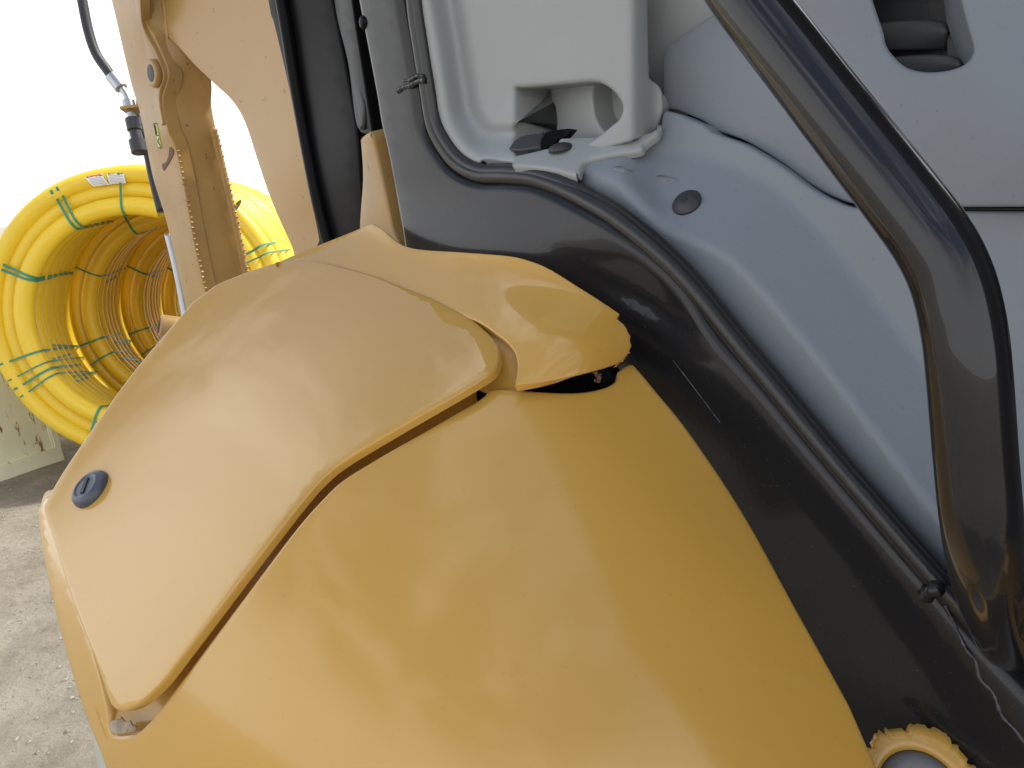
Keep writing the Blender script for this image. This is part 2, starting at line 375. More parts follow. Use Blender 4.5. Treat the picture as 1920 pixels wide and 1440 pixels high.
# ================================================================== ground
gx = np.concatenate([[-300, -60, -20, -12], np.linspace(-9, 3, 150), [8, 20, 60, 300]]); gy = np.concatenate([[-300, -60, -15, -3], np.linspace(-1, 13, 160), [18, 30, 80, 300]])
X, Y = np.meshgrid(gx, gy)
waves = [(*(rng.normal(size=2) * rng.choice([.5, 1.2, 3, 6])), rng.uniform(0, 6)) for _ in range(26)]
def hump(x, y): return sum(.010 / (1 + .35 * math.hypot(kx, ky)) * np.sin(kx * x + ky * y + ph) for kx, ky, ph in waves)
Zh = hump(X, Y)
edge = np.clip((np.minimum(np.minimum(X + 9, 3 - X), np.minimum(Y + 1, 13 - Y))) / .6, 0, 1); Zh *= edge
Zh -= .02 * edge * np.exp(-((X + .62 * Y - 0.2) / .22) ** 2) * 1.2       # a shallow wheel track
V = np.c_[X.ravel(), Y.ravel(), Zh.ravel()]; nx = len(gx); Fc = [(j * nx + i, j * nx + i + 1, (j + 1) * nx + i + 1, (j + 1) * nx + i) for j in range(len(gy) - 1) for i in range(nx - 1)]
obj('ground', V, Fc, M['ground'], kind='structure', label='dry pale dirt yard with loose stones')
a = Acc()
ico = np.array([(0, 0, 1), (.9, 0, .2), (.2, .9, .1), (-.8, .5, .2), (-.7, -.6, .15), (.3, -.9, .2), (0, 0, -.6)]); icf = [(0, 1, 2), (0, 2, 3), (0, 3, 4), (0, 4, 5), (0, 5, 1), (6, 2, 1), (6, 3, 2), (6, 4, 3), (6, 5, 4), (6, 1, 5)]
for _ in range(5200):
    d = 1.6 + 5.2 * rng.random() ** .6; az = math.radians(rng.uniform(-44, -22)); s = .002 + .011 * rng.random() ** 5
    an = rng.uniform(0, 6); Rm = np.array([[math.cos(an), -math.sin(an), 0], [math.sin(an), math.cos(an), 0], [0, 0, rng.uniform(.4, .9)]])
    a.add(ico @ Rm.T * s * rng.uniform(.7, 1.3, 3) + [d * math.sin(az), d * math.cos(az), hump(d * math.sin(az), d * math.cos(az)) + .001], icf)
a.obj('loose_stones', M['stone'], None, 'small loose stones strewn over the dirt yard', 'stuff')

# ================================================================== waste skip behind the coils
cp = CAM + ray(121, 864) * (-1.8 / ray(121, 864)[2])           # its near bottom corner on the ground
fd = CAM + ray(0, 909) * (-1.8 / ray(0, 909)[2]) - cp; fd[2] = 0; fd /= np.linalg.norm(fd); bk = np.array([-fd[1], fd[0], 0]); bk *= np.sign(bk[1]); UZ = np.array([0, 0, 1.])
skip = thing('steel_container', 'low pale green steel container with rust streaks, standing behind the nearest yellow pipe coil', 'container', tuple(cp))
SH, SL, SW = 1.02, 2.6, 1.6
def slab(name, c, h, m, label=None):
    b = Acc(); b.box(c, (fd, bk, UZ), h); return b.obj(name, m, skip, label)
slab('front_wall', cp + fd * SL / 2 + bk * .03 + UZ * (SH / 2 + .05), (SL / 2, .02, SH / 2 - .05), M['rust'])
slab('side_wall', cp + bk * SW / 2 + fd * .03 + UZ * (SH / 2 + .05), (.02, SW / 2, SH / 2 - .05), M['rust'])
slab('back_wall', cp + fd * SL / 2 + bk * (SW - .03) + UZ * (SH / 2 + .05), (SL / 2, .02, SH / 2 - .05), M['rust'])
slab('far_wall', cp + bk * SW / 2 + fd * (SL - .03) + UZ * (SH / 2 + .05), (.02, SW / 2, SH / 2 - .05), M['rust'])
slab('bottom_rail', cp + fd * (SL / 2) + bk * .025 + UZ * .065, (SL / 2, .03, .062), M['rust'])
slab('top_rail', cp + fd * (SL / 2) + bk * .025 + UZ * (SH + .02), (SL / 2, .04, .04), M['rusttrim'])
slab('corner_post', cp + fd * .018 + bk * .022 + UZ * (SH / 2 + .065), (.020, .032, SH / 2 - .064), M['rust'])
slab('stiffener', cp + fd * .62 + bk * .004 + UZ * (SH / 2 + .064), (.03, .02, SH / 2 - .066), M['rust'])
slab('floor_plate', cp + fd * SL / 2 + bk * SW / 2 + UZ * .09, (SL / 2 - .05, SW / 2 - .05, .02), M['rust'])

# ================================================================== coils of yellow pipe
CA, CT = -.084, -.116
AX = np.array([math.sin(CA) * math.cos(CT), math.cos(CA) * math.cos(CT), math.sin(CT)]); BX = np.array([math.cos(CA), -math.sin(CA), 0]); ZX = np.cross(BX, AX)
CC = np.array([-2.433, 5.0, 1.101]); PR = .0605; CW = .93; NL = 7
LAY = [(.725, 0.0), (.818, .05), (.910, .02)]
def cpt(c0, s, rho, th): return c0 + AX * s + rho * (math.cos(th) * BX + math.sin(th) * ZX)
def inner_r(s): return LAY[0][0] + .15 * max(0, s) / CW - PR
def coil(k, label):
    c0 = CC + AX * (k * (CW - .012)) + np.array([rng.normal() * .012, 0, rng.normal() * .01]) * (k > 0)
    root = thing('pipe_coil', label, 'pipe coil', tuple(c0 - np.array([0, 0, .97])), 'yellow pipe coils lying end to end')
    allq = []
    for li, (R_, s0) in enumerate(LAY):
        segs = 72; path = []; jit = rng.normal(size=NL + 2) * .006
        for i in range(NL * segs + 1):
            t = i / segs; th = 2 * math.pi * t + (.72 if li == 2 else 1.2); lo = int(t); fr = t - lo
            s = s0 + (min(1, max(0, fr - .0)) ** 1 + lo) * (CW - PR * 2) / NL if lo else s0 + max(0, fr - .82) / .18 * (CW - PR * 2) / NL
            rho = R_ + .15 * s / CW + jit[lo] * (1 - fr) + jit[lo + 1] * fr
            if li == 2 and t < .14: rho += (.14 - t) * .42         # the loose outer end springs away a little
            path.append(np.r_[cpt(c0, s, rho, th), PR])
        allq.append(np.array(path))
    A_ = Acc()
    for q in allq:
        V, Fc = tube_geo(q, 12, False, False); A_.add(V, Fc)
    A_.obj('pipe', M['pipe'], root, smooth=True)
    q = allq[2][0]; e = allq[2][0][:3] - allq[2][1][:3]; e /= np.linalg.norm(e)
    lathe('pipe_mouth', q[:3] - e * .05, e, [(PR * .86, 0), (PR * .86, .051), (PR * 1.0, .052), (PR * 1.0, .045)], M['pipe'], root, 20)
    lathe('pipe_bore', q[:3] - e * .05, e, [(PR * .855, .0535), (PR * .8, .054)], M['ink'], root, 20)
    return root, c0
def strap(root, c0, th, s_in, s_out, w=.017, skew=0.0, front=True, s_start=None):
    """a flat tape along the inside of the coil, over the front loops and back along the outside"""
    prof = []
    n = 22; st = s_in; s_lo = s_start if s_start is not None else -.01
    for i in range(n + 1):
        s = st + (s_lo - st) * i / n; loop = (CW - 2 * PR) / NL
        prof.append((s, inner_r(s) - .004 + .010 * (0.5 - 0.5 * math.cos(2 * math.pi * s / loop)) ** 2))
    if front:
        for a_ in np.linspace(0.2, math.pi * .5, 6): prof.append((-(PR + .004) * math.sin(a_), LAY[0][0] - (PR + .004) * math.cos(a_)))
        prof.append((-.02, LAY[2][0] + .0)); 
        for a_ in np.linspace(math.pi * .55, math.pi, 5): prof.append((.02 - (PR + .004) * math.sin(a_), LAY[2][0] - (PR + .004) * math.cos(a_)))
        prof.append((s_out, LAY[2][0] + PR + .006 + .15 * s_out / CW))
    V = []; F_ = []
    for i, (s, rho) in enumerate(prof):
        t_ = th + skew * i / len(prof)
        for sg in (-1, 1): V.append(cpt(c0, s, rho, t_ + sg * w / rho))
    for i in range(len(prof) - 1): F_.append((2 * i, 2 * i + 1, 2 * i + 3, 2 * i + 2))
    m_ = len(V); V2 = [v + (np.asarray(v) - c0 - AX * ((np.asarray(v) - c0) @ AX)) * .002 for v in V]
    F_ += [tuple(m_ + i for i in f[::-1]) for f in F_]
    obj('strap', V + V2, F_, M['strap'], root)
labels = ['yellow pipe coil nearest the camera, with two white warning labels on top',
          'yellow pipe coil directly behind the nearest one, seen through it', 'third yellow pipe coil in the row, seen deep inside the tunnel of loops',
          'last yellow pipe coil of the row, deepest and partly behind the excavator arm']
D2 = math.radians
for k in range(4):
    root, c0 = coil(k, labels[k])
    for ci, thc in enumerate((D2(112), D2(88), D2(150), D2(192), D2(205), D2(236), D2(262), D2(60), D2(20), D2(-40))):
        nst = 4 if ci in (3, 4, 5, 6) else 2
        for j in range(nst):
            long_ = rng.random() < .6
            strap(root, c0, thc + rng.normal() * .02 + j * .045, rng.uniform(.45, .8), rng.uniform(.1, .8), w=rng.uniform(.005, .009), skew=rng.normal() * .03, front=(j == 0 or k == 0 and rng.random() < .5),
                  s_start=rng.uniform(.1, .3))
    if k == 0:
        # two printed labels wrapped on the outer loop
        FONT = {'D': '110101101101110', 'A': '010101111101101', 'N': '101111111111101', 'G': '011100101101011', 'E': '111100110100111', 'R': '110101110101101'}
        for lth, tilt in ((D2(87.5), .0), (D2(95.5), -.08)):
            nu, nv = 52, 40; V = []; F_ = []; fm = []
            for j in range(nv + 1):
                for i in range(nu + 1):
                    u = i / nu - .5; v = j / nv - .5
                    th = lth - (u * .105 + tilt * v * .5) / LAY[2][0]; ph = .05 + (v + tilt * u) * 1.6
                    rho = LAY[2][0] + (PR + .0025) * math.sin(ph); V.append(cpt(c0, .02 - (PR + .0025) * math.cos(ph), rho, th))
            for j in range(nv):
                for i in range(nu):
                    F_.append((j * (nu + 1) + i, j * (nu + 1) + i + 1, (j + 1) * (nu + 1) + i + 1, (j + 1) * (nu + 1) + i))
                    x, y = i, nv - 1 - j; c = 0
                    if 2 <= x < nu - 2 and 2 <= y < 15:
                        c = 1; ex, ey = (x - nu / 2 + .5) / 23.5, (y - 8) / 6.2
                        if ex * ex + ey * ey < 1: c = 0
                        if ex * ex / .9 + ey * ey / .8 < 1:
                            c = 3; lx = x - 12; ly = y - 6
                            if 0 <= ly < 5 and 0 <= lx < 29 and lx % 5 < 3: 
                                if FONT['DANGER'[lx // 5]][ly * 3 + lx % 5] == '1': c = 0
                    elif 4 <= x < nu - 4 and y >= 17 and (y - 17) % 4 in (0, 1) and y < 38 and (x * 7 + y * 5) % 11 > 1: c = 2
                    fm.append(c)
            obj('warning_label', V, F_, None, root, 'white label with a black and red danger heading', mats=[M['white'], M['ink'], M['grey'], M['red']], fmat=fm)

# ================================================================== excavator
EX = thing('excavator', 'yellow excavator close up, with black cab frame and glossy yellow side covers', 'excavator', (.75, .95, 0))

# ---- cab frame: upright black steel side with a rounded window edge
inner = [(560, -950), (600, -860), (735, -150), (760, 0), (776, 90), (789, 170), (800, 235), (824, 285), (855, 320), (898, 338), (950, 338), (1003, 343), (1052, 361), (1100, 386), (1148, 415), (1216, 469), (1285, 538), (1366, 640), (1436, 725),
         (1546, 860), (1688, 1027), (1758, 1106), (1830, 1190), (1960, 1330), (2200, 1600)]
lower = [(2200, 1900), (1650, 1900), (1500, 1500), (1300, 1000), (1150, 720), (1000, 610), (860, 545), (780, 520), (748, 488), (738, 430), (714, 300), (699, 235), (688, 170), (655, 0), (620, -170), (480, -860), (455, -950)]
frame_f = WallField(0, dents=[(1235, 565, math.radians(38), 120, 42, .007), (1120, 520, math.radians(28), 120, 30, .004)])
cf = sheet('cab_frame', [inner[0]] + inner + [inner[-1]] + [lower[0]] + lower + [lower[-1]], frame_f, M['frame'], EX, step=18, bstep=9, r=.011, depth=.017, steps=6)
# second face of the pillar beside the opening
# seal: rubber bead following the opening
sp = [(772, -150), (781, 0), (793, 85), (806, 165), (817, 228), (840, 273), (867, 303), (906, 321), (958, 323), (1008, 328), (1060, 346), (1110, 371), (1160, 401), (1229, 455), (1299, 525), (1380, 626), (1450, 711), (1560, 846), (1702, 1012), (1772, 1092), (1860, 1190)]
sp = [(x - 6, y + 8) for x, y in sp]
q = crom([(x, y, float(wall(x, y, .006 + wtilt(x, y)))) for x, y in sp], 9, False)
tube_raw('window_seal', np.c_[P(q[:, 0], q[:, 1], q[:, 2]), np.full(len(q), .0062)], M['rubber'], EX, 14)
sp2 = [(x + 7, y - 8) for x, y in sp]
q = crom([(x, y, float(wall(x, y, .014 + .4 * wtilt(x, y)))) for x, y in sp2], 9, False)
tube_raw('seal_lip', np.c_[P(q[:, 0], q[:, 1], q[:, 2]), np.full(len(q), .0060)], M['rubber'], EX, 12)
# weld bead across the pillar
q = crom([(x, y, float(wall(x, y, .0005 + wtilt(x, y)))) for x, y in [(748, 170), (760, 163), (772, 160), (784, 153), (797, 150)]], 2.2, False)
tube_raw('weld_bead', np.c_[P(q[:, 0], q[:, 1], q[:, 2]), .0022 + .0011 * rng.random(len(q))], M['frame'], cf, 10)
q = crom([(x, y, float(wall(x, y, .0008 + wtilt(x, y)))) for x, y in [(756, 152), (770, 150), (784, 142), (795, 143)]], 2.2, False)
tube_raw('weld_bead', np.c_[P(q[:, 0], q[:, 1], q[:, 2]), .0012 + .0012 * rng.random(len(q))], M['frame'], cf, 10)
# scuff line low on the sill
sc = [(1770, 1135), (1790, 1175), (1815, 1215), (1828, 1240), (1838, 1270), (1860, 1300), (1880, 1340), (1905, 1370), (1925, 1400)]
q = crom([(x + rng.normal() * 2, y + rng.normal() * 2, float(wall(x, y, -.0001))) for x, y in sc], 6, False)
tube_raw('paint_scuff', np.c_[P(q[:, 0], q[:, 1], q[:, 2]), .0005 + .0007 * rng.random(len(q))], M['scuff'], cf, 6)
q = crom([(x, y, float(wall(x, y, -.00005))) for x, y in [(1262, 676), (1290, 712), (1320, 752), (1350, 792)]], 5, False)
tube_raw('paint_scuff', np.c_[P(q[:, 0], q[:, 1], q[:, 2]), .0002 + .0003 * rng.random(len(q))], M['scuff'], cf, 6)
p_, n_, t_ = normal_at(frame_f, 681, 42)
lathe('plug', p_ - n_ * .001, n_, [(.0062, 0), (.0062, .0012), (.0048, .0028), (.002, .0034)], M['black'], cf, 20)

# ---- grab handle: bent black tube in front of the opening
hp = [(1120, -420, .40), (1235, -240, .385), (1387, -20, .362), (1490, 115, .346), (1600, 257, .330), (1692, 375, .318), (1750, 456, .311), (1785, 530, .308), (1805, 615, .307), (1815, 700, .308), (1827, 850, .313), (1838, 970, .319), (1847, 1050, .336), (1859, 1115, .362), (1880, 1180, .400), (1905, 1240, .44)]
q = crom(hp, 14, False); pts = P(q[:, 0], q[:, 1], q[:, 2])
hd = tube_raw('grab_handle', np.c_[pts, np.full(len(pts), .0156)], M['handle'], EX, 32)
q = crom([(x, y, float(wall(x, y, o_))) for x, y, o_ in [(1735, 1118, .001), (1742, 1110, -.002), (1752, 1106, -.002), (1764, 1096, .004), (1772, 1084, .010)]], 2.2, False)
tube_raw('weld_bead', np.c_[P(q[:, 0], q[:, 1], q[:, 2]), .0034 + .0014 * rng.random(len(q))], M['frame'], hd, 10)
gp = [(1772, 1060), (1778, 1120), (1800, 1142), (1850, 1160), (1925, 1225), (2050, 1330), (2120, 1330), (1990, 1180), (1900, 1060), (1850, 990), (1800, 1000)]
sheet('handle_foot', gp, Field([(1772, 1060, .355), (1785, 1142, .40), (1925, 1225, .375), (2080, 1330, .37), (1990, 1180, .350), (1850, 990, .325), (1870, 1110, .345)]), M['handle'], hd, step=14, r=.004, depth=.03)

# ---- cab interior, seen through the opening
o_lower = [(1084, 322, .030), (1300, 500, .030), (1500, 745, .030), (1700, 985, .03), (1900, 1230, .03)]
sp_line = [(1010, 327), (1060, 345), (1110, 370), (1160, 400), (1230, 455), (1300, 525), (1380, 625), (1450, 710), (1560, 845), (1700, 1010), (1770, 1090), (1900, 1240)]
crease = crom([(1120, 262), (1180, 275), (1235, 288), (1335, 302), (1445, 352), (1525, 425), (1600, 512), (1680, 612), (1748, 702), (1860, 850), (2000, 1040)], 12, False)
def _lo(x, y):
    d, sg = linedist(crease, x, y); s_ = d * sg / 190.0; w_ = .03
    h = .5 * (s_ + np.sqrt(s_ * s_ + w_ * w_)); k_ = .5 * (-s_ + np.sqrt(s_ * s_ + w_ * w_))
    o_ = .074 - .058 * np.minimum(h, 1.3) + .012 * k_ - .026 * sst((1262 - x) / 115.) * sst((y - 225) / 40.)
    ds, _ = linedist(crom(sp_line, 10, False), x, y)
    return .0275 + (np.maximum(o_, .0275) - .0275) * sst(ds / 75.)
lowf = Func(_lo)
seam = [(1242, 207), (1265, 209), (1290, 219), (1318, 231), (1337, 246), (1368, 257), (1400, 270), (1460, 306), (1520, 350), (1562, 373), (1605, 387), (1680, 391), (1800, 392), (1980, 392)]
lo_out = [(x, y + 3) for x, y in seam] + [(1980, 395), (1980, 1330), (1980, 1330), (1790, 1140), (1700, 1040), (1560, 872), (1450, 738), (1380, 652), (1300, 550), (1229, 480), (1165, 425), (1110, 392), (1086, 352), (1084, 335), (1087, 318), (1102, 302), (1130, 295), (1165, 290), (1192, 285), (1208, 275), (1222, 262), (1236, 240)]
cl = sheet('console_lower', lo_out, lowf, M['blue'], EX, step=13, bstep=6, r=.0025, depth=.03, label='lower blue grey console moulding with a screw')
upf = Field([(1242, 205, .098), (1240, 130, .094), (1262, 85, .095), (1330, 35, .097), (1335, 246, .093), (1460, 305, .089), (1560, 372, .087), (1680, 388, .086), (1800, 388, .083), (1960, 388, .08),
             (1500, 150, .088), (1600, 260, .085), (1700, 200, .085), (1850, 260, .082), (1960, 250, .078), (1420, -30, .092), (1600, -60, .09), (1750, -100, .094), (1900, -60, .10), (1960, 80, .094), (1850, 90, .088), (1650, 100, .088)], off=True)
up_out = [(x, y - 3) for x, y in seam] + [(1980, 389), (1980, -160), (1980, -160), (1520, -160), (1440, -60), (1400, -22), (1372, 0), (1335, 27), (1290, 58), (1258, 82), (1247, 95), (1241, 120), (1241, 180)]
hole = [(1618, -60), (1632, 0), (1642, 32), (1652, 62), (1657, 85), (1668, 103), (1686, 121), (1706, 131), (1732, 135), (1758, 134), (1783, 129), (1806, 119), (1820, 104), (1824, 84), (1815, 50), (1802, 0), (1788, -60), (1700, -75)]
cu = sheet('console_upper', up_out, upf, M['blue'], EX, step=13, bstep=6, r=.0022, depth=.03, holes=[hole], hole_r=.003, hole_depth=.03, hole_shift=WDIR * -.011)
sheet('vent_back', [(1560, -120), (1560, 190), (1880, 190), (1880, -120)], WallField(.135), M['dkplastic'], cu, step=40, r=0, smooth=False)
for (x0, x1, y0, y1, o1) in ((1600, 1774, 36, 96, .118), (1600, 1800, 102, 150, .112), (1600, 1774, -70, -10, .118)):
    sheet('vent_bar', [(x0, y0 + 16), (x1 - 80, y0 + 1), (x1 - 14, y0), (x1 - 2, y0 + 8), (x1, y0 + 20), (x1, y1), (x1, y1), (x0, y1), (x0, y1)],
          Field([(x0, y0, o1 + .006), (x0, y0 + 18, o1), (x0, y1, o1 + .010), (x1, y0, o1 + .006), (x1, y0 + 18, o1), (x1, y1, o1 + .010), ((x0 + x1) / 2, (y0 + y1) / 2, o1 + .003)], off=True), M['vent'], cu, step=7, bstep=4, r=.002, depth=.02)
sheet('vent_post', [(1770, -80), (1800, -80), (1812, 140), (1776, 140)], WallField(.123), M['vent'], cu, step=12, r=.001, depth=.01, smooth=False)
# gasket showing in the joint between the two mouldings
q = crom([(x, y, float(wall(x, y, .103))) for x, y in seam[2:]], 8, False)
tube_raw('joint_gasket', np.c_[P(q[:, 0], q[:, 1], q[:, 2]), np.full(len(q), .0022)], M['rubber'], EX, 8)
def screw(f, x, y, R_, parent, cross=True, name='screw'):
    p, n, t = normal_at(f, x, y); b2 = np.cross(n, t)
    o = lathe(name, p, n, [(R_ * 1.0, -.001), (R_, .0012), (R_ * .93, .0022), (R_ * .62, .0034), (R_ * .56, .0040), (R_ * .3, .0047), (R_ * .02, .0049)], M['dkplastic'], parent, 30)
    if cross:
        a_ = Acc(); u = UP - n * (UP @ n); u /= np.linalg.norm(u); v = np.cross(n, u)
        a_.box(p + n * .0046, (u, v, n), (R_ * .24, R_ * .06, .0006)); a_.box(p + n * .00462, (u, v, n), (R_ * .06, R_ * .24, .0006))
        V_, F_ = np.concatenate(a_.V), a_.F
        me = o.data; base = [tuple(vv.co) for vv in me.vertices]; fs = [tuple(pp.vertices) for pp in me.polygons]; nb = len(base)
        m2 = bpy.data.meshes.new(name); m2.from_pydata(base + [tuple(z - ORIGIN) for z in V_], [], fs + [tuple(i + nb for i in f_) for f_ in F_])
        m2.materials.append(me.materials[0]); m2.materials.append(M['ink'])
        m2.polygons.foreach_set('material_index', [0] * len(fs) + [1] * len(F_)); m2.polygons.foreach_set('use_smooth', [True] * len(fs) + [False] * len(F_)); o.data = m2
    return o
screw(lowf, 1288, 381, .0108, cl)
for (x, y, rx, ry, k_) in ((1165, 318, 22, 6, 9), (1250, 336, 20, 7, 9)):      # greasy finger marks
    sheet('grease_smudge', [(x + rx * math.cos(t) * rng.uniform(.6, 1.2), y + ry * math.sin(t) * rng.uniform(.6, 1.2) + .12 * rx * math.cos(t)) for t in np.linspace(0, 6.28, k_, endpoint=False)], Shift(lowf, -.0003), M['smudge'], cl, step=5, r=0, depth=.0002)

# pale storage moulding at the front of the opening
lipline = crom([(610, -950), (740, -200), (776, 0), (790, 80), (804, 165), (816, 230), (840, 276), (866, 304), (905, 322), (960, 322), (1010, 326)], 6, False)
def _tr(x, y):
    d, sg = linedist(lipline, x, y); d = d * np.where(x < 900, 1, 1)
    k = np.interp(d, [0, 8, 24, 34, 60, 72, 80, 90, 110, 160, 400], [.0215, .019, .019, .024, .042, .046, .0435, .041, .043, .046, .049])
    kk = sum(np.interp(d + e, [0, 8, 24, 34, 60, 72, 80, 90, 110, 160, 400], [.0215, .019, .019, .024, .042, .046, .0435, .041, .043, .046, .049]) for e in (-7, -4, -2, 2, 4, 7)) / 6
    k = .3 * k + .7 * kk
    return k + .030 * sst((x - 1178) / 60.) + .004 * sst((x - 1205) / 36.)
tr = Func(_tr)
tr_out = [(620, -900), (620, -900), (764, -160), (770, -40), (776, 0), (790, 80), (804, 165), (816, 230), (840, 276), (866, 304), (890, 315), (898, 311), (903, 301), (916, 298), (950, 304), (985, 310), (1040, 306), (1100, 288), (1170, 268), (1205, 258), (1228, 248), (1240, 222), (1241, 180), (1236, 160), (1222, 146), (1220, 128), (1218, 0), (1214, -160), (1190, -900), (1190, -900)]
phole = [(966, 168), (968, 165), (1000, 163), (1060, 158), (1112, 154), (1132, 161), (1148, 174), (1160, 192), (1162, 208), (1155, 224), (1140, 237), (1124, 250), (1095, 270), (1040, 292), (985, 296), (970, 290), (967, 262)]
dt = sheet('storage_moulding', tr_out, tr, M['light'], EX, step=8, bstep=5, r=.002, depth=.02, holes=[phole], hole_r=.004, hole_depth=.078, label='pale grey moulding with a recessed pocket')
sheet('pocket_back', [(930, 120), (1200, 120), (1200, 290), (930, 290)], WallField(.094), M['light'], dt, step=30, r=0, smooth=False)
sheet('pocket_step', [(1032, 120), (1110, 120), (1112, 180), (1116, 215), (1128, 240), (1140, 262), (1045, 275), (1042, 230), (1038, 200), (1030, 180)], Field([(1032, 120, .088), (1045, 275, .084), (1112, 130, .074), (1128, 270, .070), (1080, 200, .080)], off=True), M['light'], dt, step=12, r=.002, depth=.03)
sheet('rear_trim', [(1150, -160), (1150, -160), (1150, 0), (1150, 200), (1243, 262), (1300, 262), (1520, 100), (1520, -160), (1520, -160)], Field([(1150, -160, .104), (1150, 230, .112), (1224, 0, .100), (1243, 262, .116), (1520, -160, .125), (1520, 100, .125), (1300, 50, .108)], off=True), M['light'], EX, step=20, r=.0015, depth=.02)
# lower shelf of the moulding: two white steps
shf = Poly([(x, y, float(wall(x, y, o_))) for x, y, o_ in [(958, 300, .012), (965, 318, .012), (1010, 322, .012), (1085, 330, .012), (962, 287, .018), (1030, 296, .016), (1088, 318, .018), (985, 282, .026), (1040, 272, .034), (1080, 290, .032), (1120, 296, .035), (1052, 262, .045), (1130, 275, .045), (1190, 262, .055), (1190, 285, .05), (1225, 245, .062), (1060, 255, .055), (1160, 250, .062), (1215, 235, .066)]], 2)
sheet('shelf_step', [(958, 300), (960, 293), (968, 287), (985, 283), (1030, 272), (1042, 266), (1046, 258), (1056, 254), (1100, 252), (1160, 249), (1215, 244), (1238, 228), (1236, 250), (1222, 263), (1210, 272), (1205, 281), (1192, 286), (1160, 290), (1120, 298), (1104, 302), (1094, 310), (1086, 330), (1072, 330), (1040, 321), (1000, 315), (960, 313), (956, 308)], shf, M['light'], EX, step=7, bstep=4, r=.003, depth=.006, label='white lower step of the moulding')
p_, n_, t_ = normal_at(shf, 1051, 279)
lathe('plug_button', p_, (np.array([0, 0, 1]) * .8 + n_ * .4), [(.0098, -.001), (.0098, .001), (.0085, .0028), (.005, .0042), (.001, .0046)], M['dkplastic'], EX, 28)
# black latch between the steps
lt = Field([(905, 318, .024), (960, 300, .024), (960, 270, .036), (1000, 255, .045), (1068, 243, .055), (1068, 258, .055), (1015, 285, .03)], off=True)
lt = Shift(lt, -.008)
sheet('latch_cover', [(952, 281), (957, 268), (968, 257), (985, 250), (1010, 247), (1023, 245), (1016, 262), (1014, 275), (1000, 279), (975, 283)], lt, M['dkplastic'], EX, step=6, bstep=4, r=.002, depth=.02)
sheet('latch_arm', [(1024, 246), (1068, 241), (1070, 250), (1062, 256), (1046, 262), (1040, 272), (1014, 278), (1016, 262)], Shift(lt, .004), M['black'], EX, step=6, bstep=4, r=.001, depth=.012)
sheet('latch_base', [(900, 322), (902, 306), (912, 300), (945, 291), (952, 281), (990, 282), (985, 330), (900, 330)], Shift(lt, .006), M['dkplastic'], EX, step=8, bstep=4, r=.001, depth=.01)

# ---- yellow covers
lidf = Poly([(935, 662, .500), (880, 592, .556), (820, 560, .595), (760, 535, .634), (700, 513, .680), (640, 497, .718), (600, 488, .738), (545, 483, .758), (470, 505, .755), (410, 528, .765), (345, 580, .748), (240, 705, .703), (130, 860, .662), (84, 945, .636),
              (95, 1010, .602), (130, 1120, .552), (170, 1230, .506), (205, 1320, .473), (262, 1322, .452), (350, 1225, .448), (440, 1105, .449), (520, 1000, .453), (610, 893, .462), (700, 832, .468), (780, 785, .475), (850, 745, .483), (905, 712, .491),
              (650, 690, .572), (500, 800, .560), (330, 950, .553), (470, 620, .668), (250, 1100, .515), (780, 650, .550), (200, 900, .612), (380, 720, .640)], 3)
lidf = Shift(lidf, -.0055)
lid_out = [(530, 486), (560, 484), (600, 488), (640, 497), (700, 513), (760, 535), (820, 560), (880, 592), (915, 620), (932, 641), (938, 660), (936, 680), (926, 698), (898, 717), (850, 745), (780, 785), (700, 832), (645, 866), (612, 892), (580, 925), (520, 1000), (440, 1105),
           (350, 1225), (310, 1278), (288, 1302), (264, 1322), (238, 1333), (218, 1332), (205, 1324), (197, 1308), (170, 1228), (130, 1120), (95, 1008), (80, 962), (79, 950), (84, 936), (130, 860), (240, 705), (345, 580), (362, 562), (385, 545), (410, 528), (470, 504)]
lid = sheet('access_cover', lid_out, lidf, M['lid'], EX, step=9, bstep=6, r=.0026, depth=.0065, steps=5)
p_, n_, t_ = normal_at(lidf, 172, 918)
lk = lathe('lock', p_, n_, [(.0170, -.002), (.0170, .0016), (.0156, .005), (.0126, .007), (.0103, .0075), (.0096, .0067), (.0086, .0067), (.001, .0069)], M['lock'], lid, 36)
p2, n2, t2 = normal_at(lidf, 172, 918); uu = np.cross(n2, t2)
a = Acc(); a.box(p2 + n2 * .0072, (t2 * .9 + uu * .3, np.cross(n2, t2 * .9 + uu * .3), n2), (.0019, .0075, .0007)); a.obj('key_slot', M['ink'], lid)

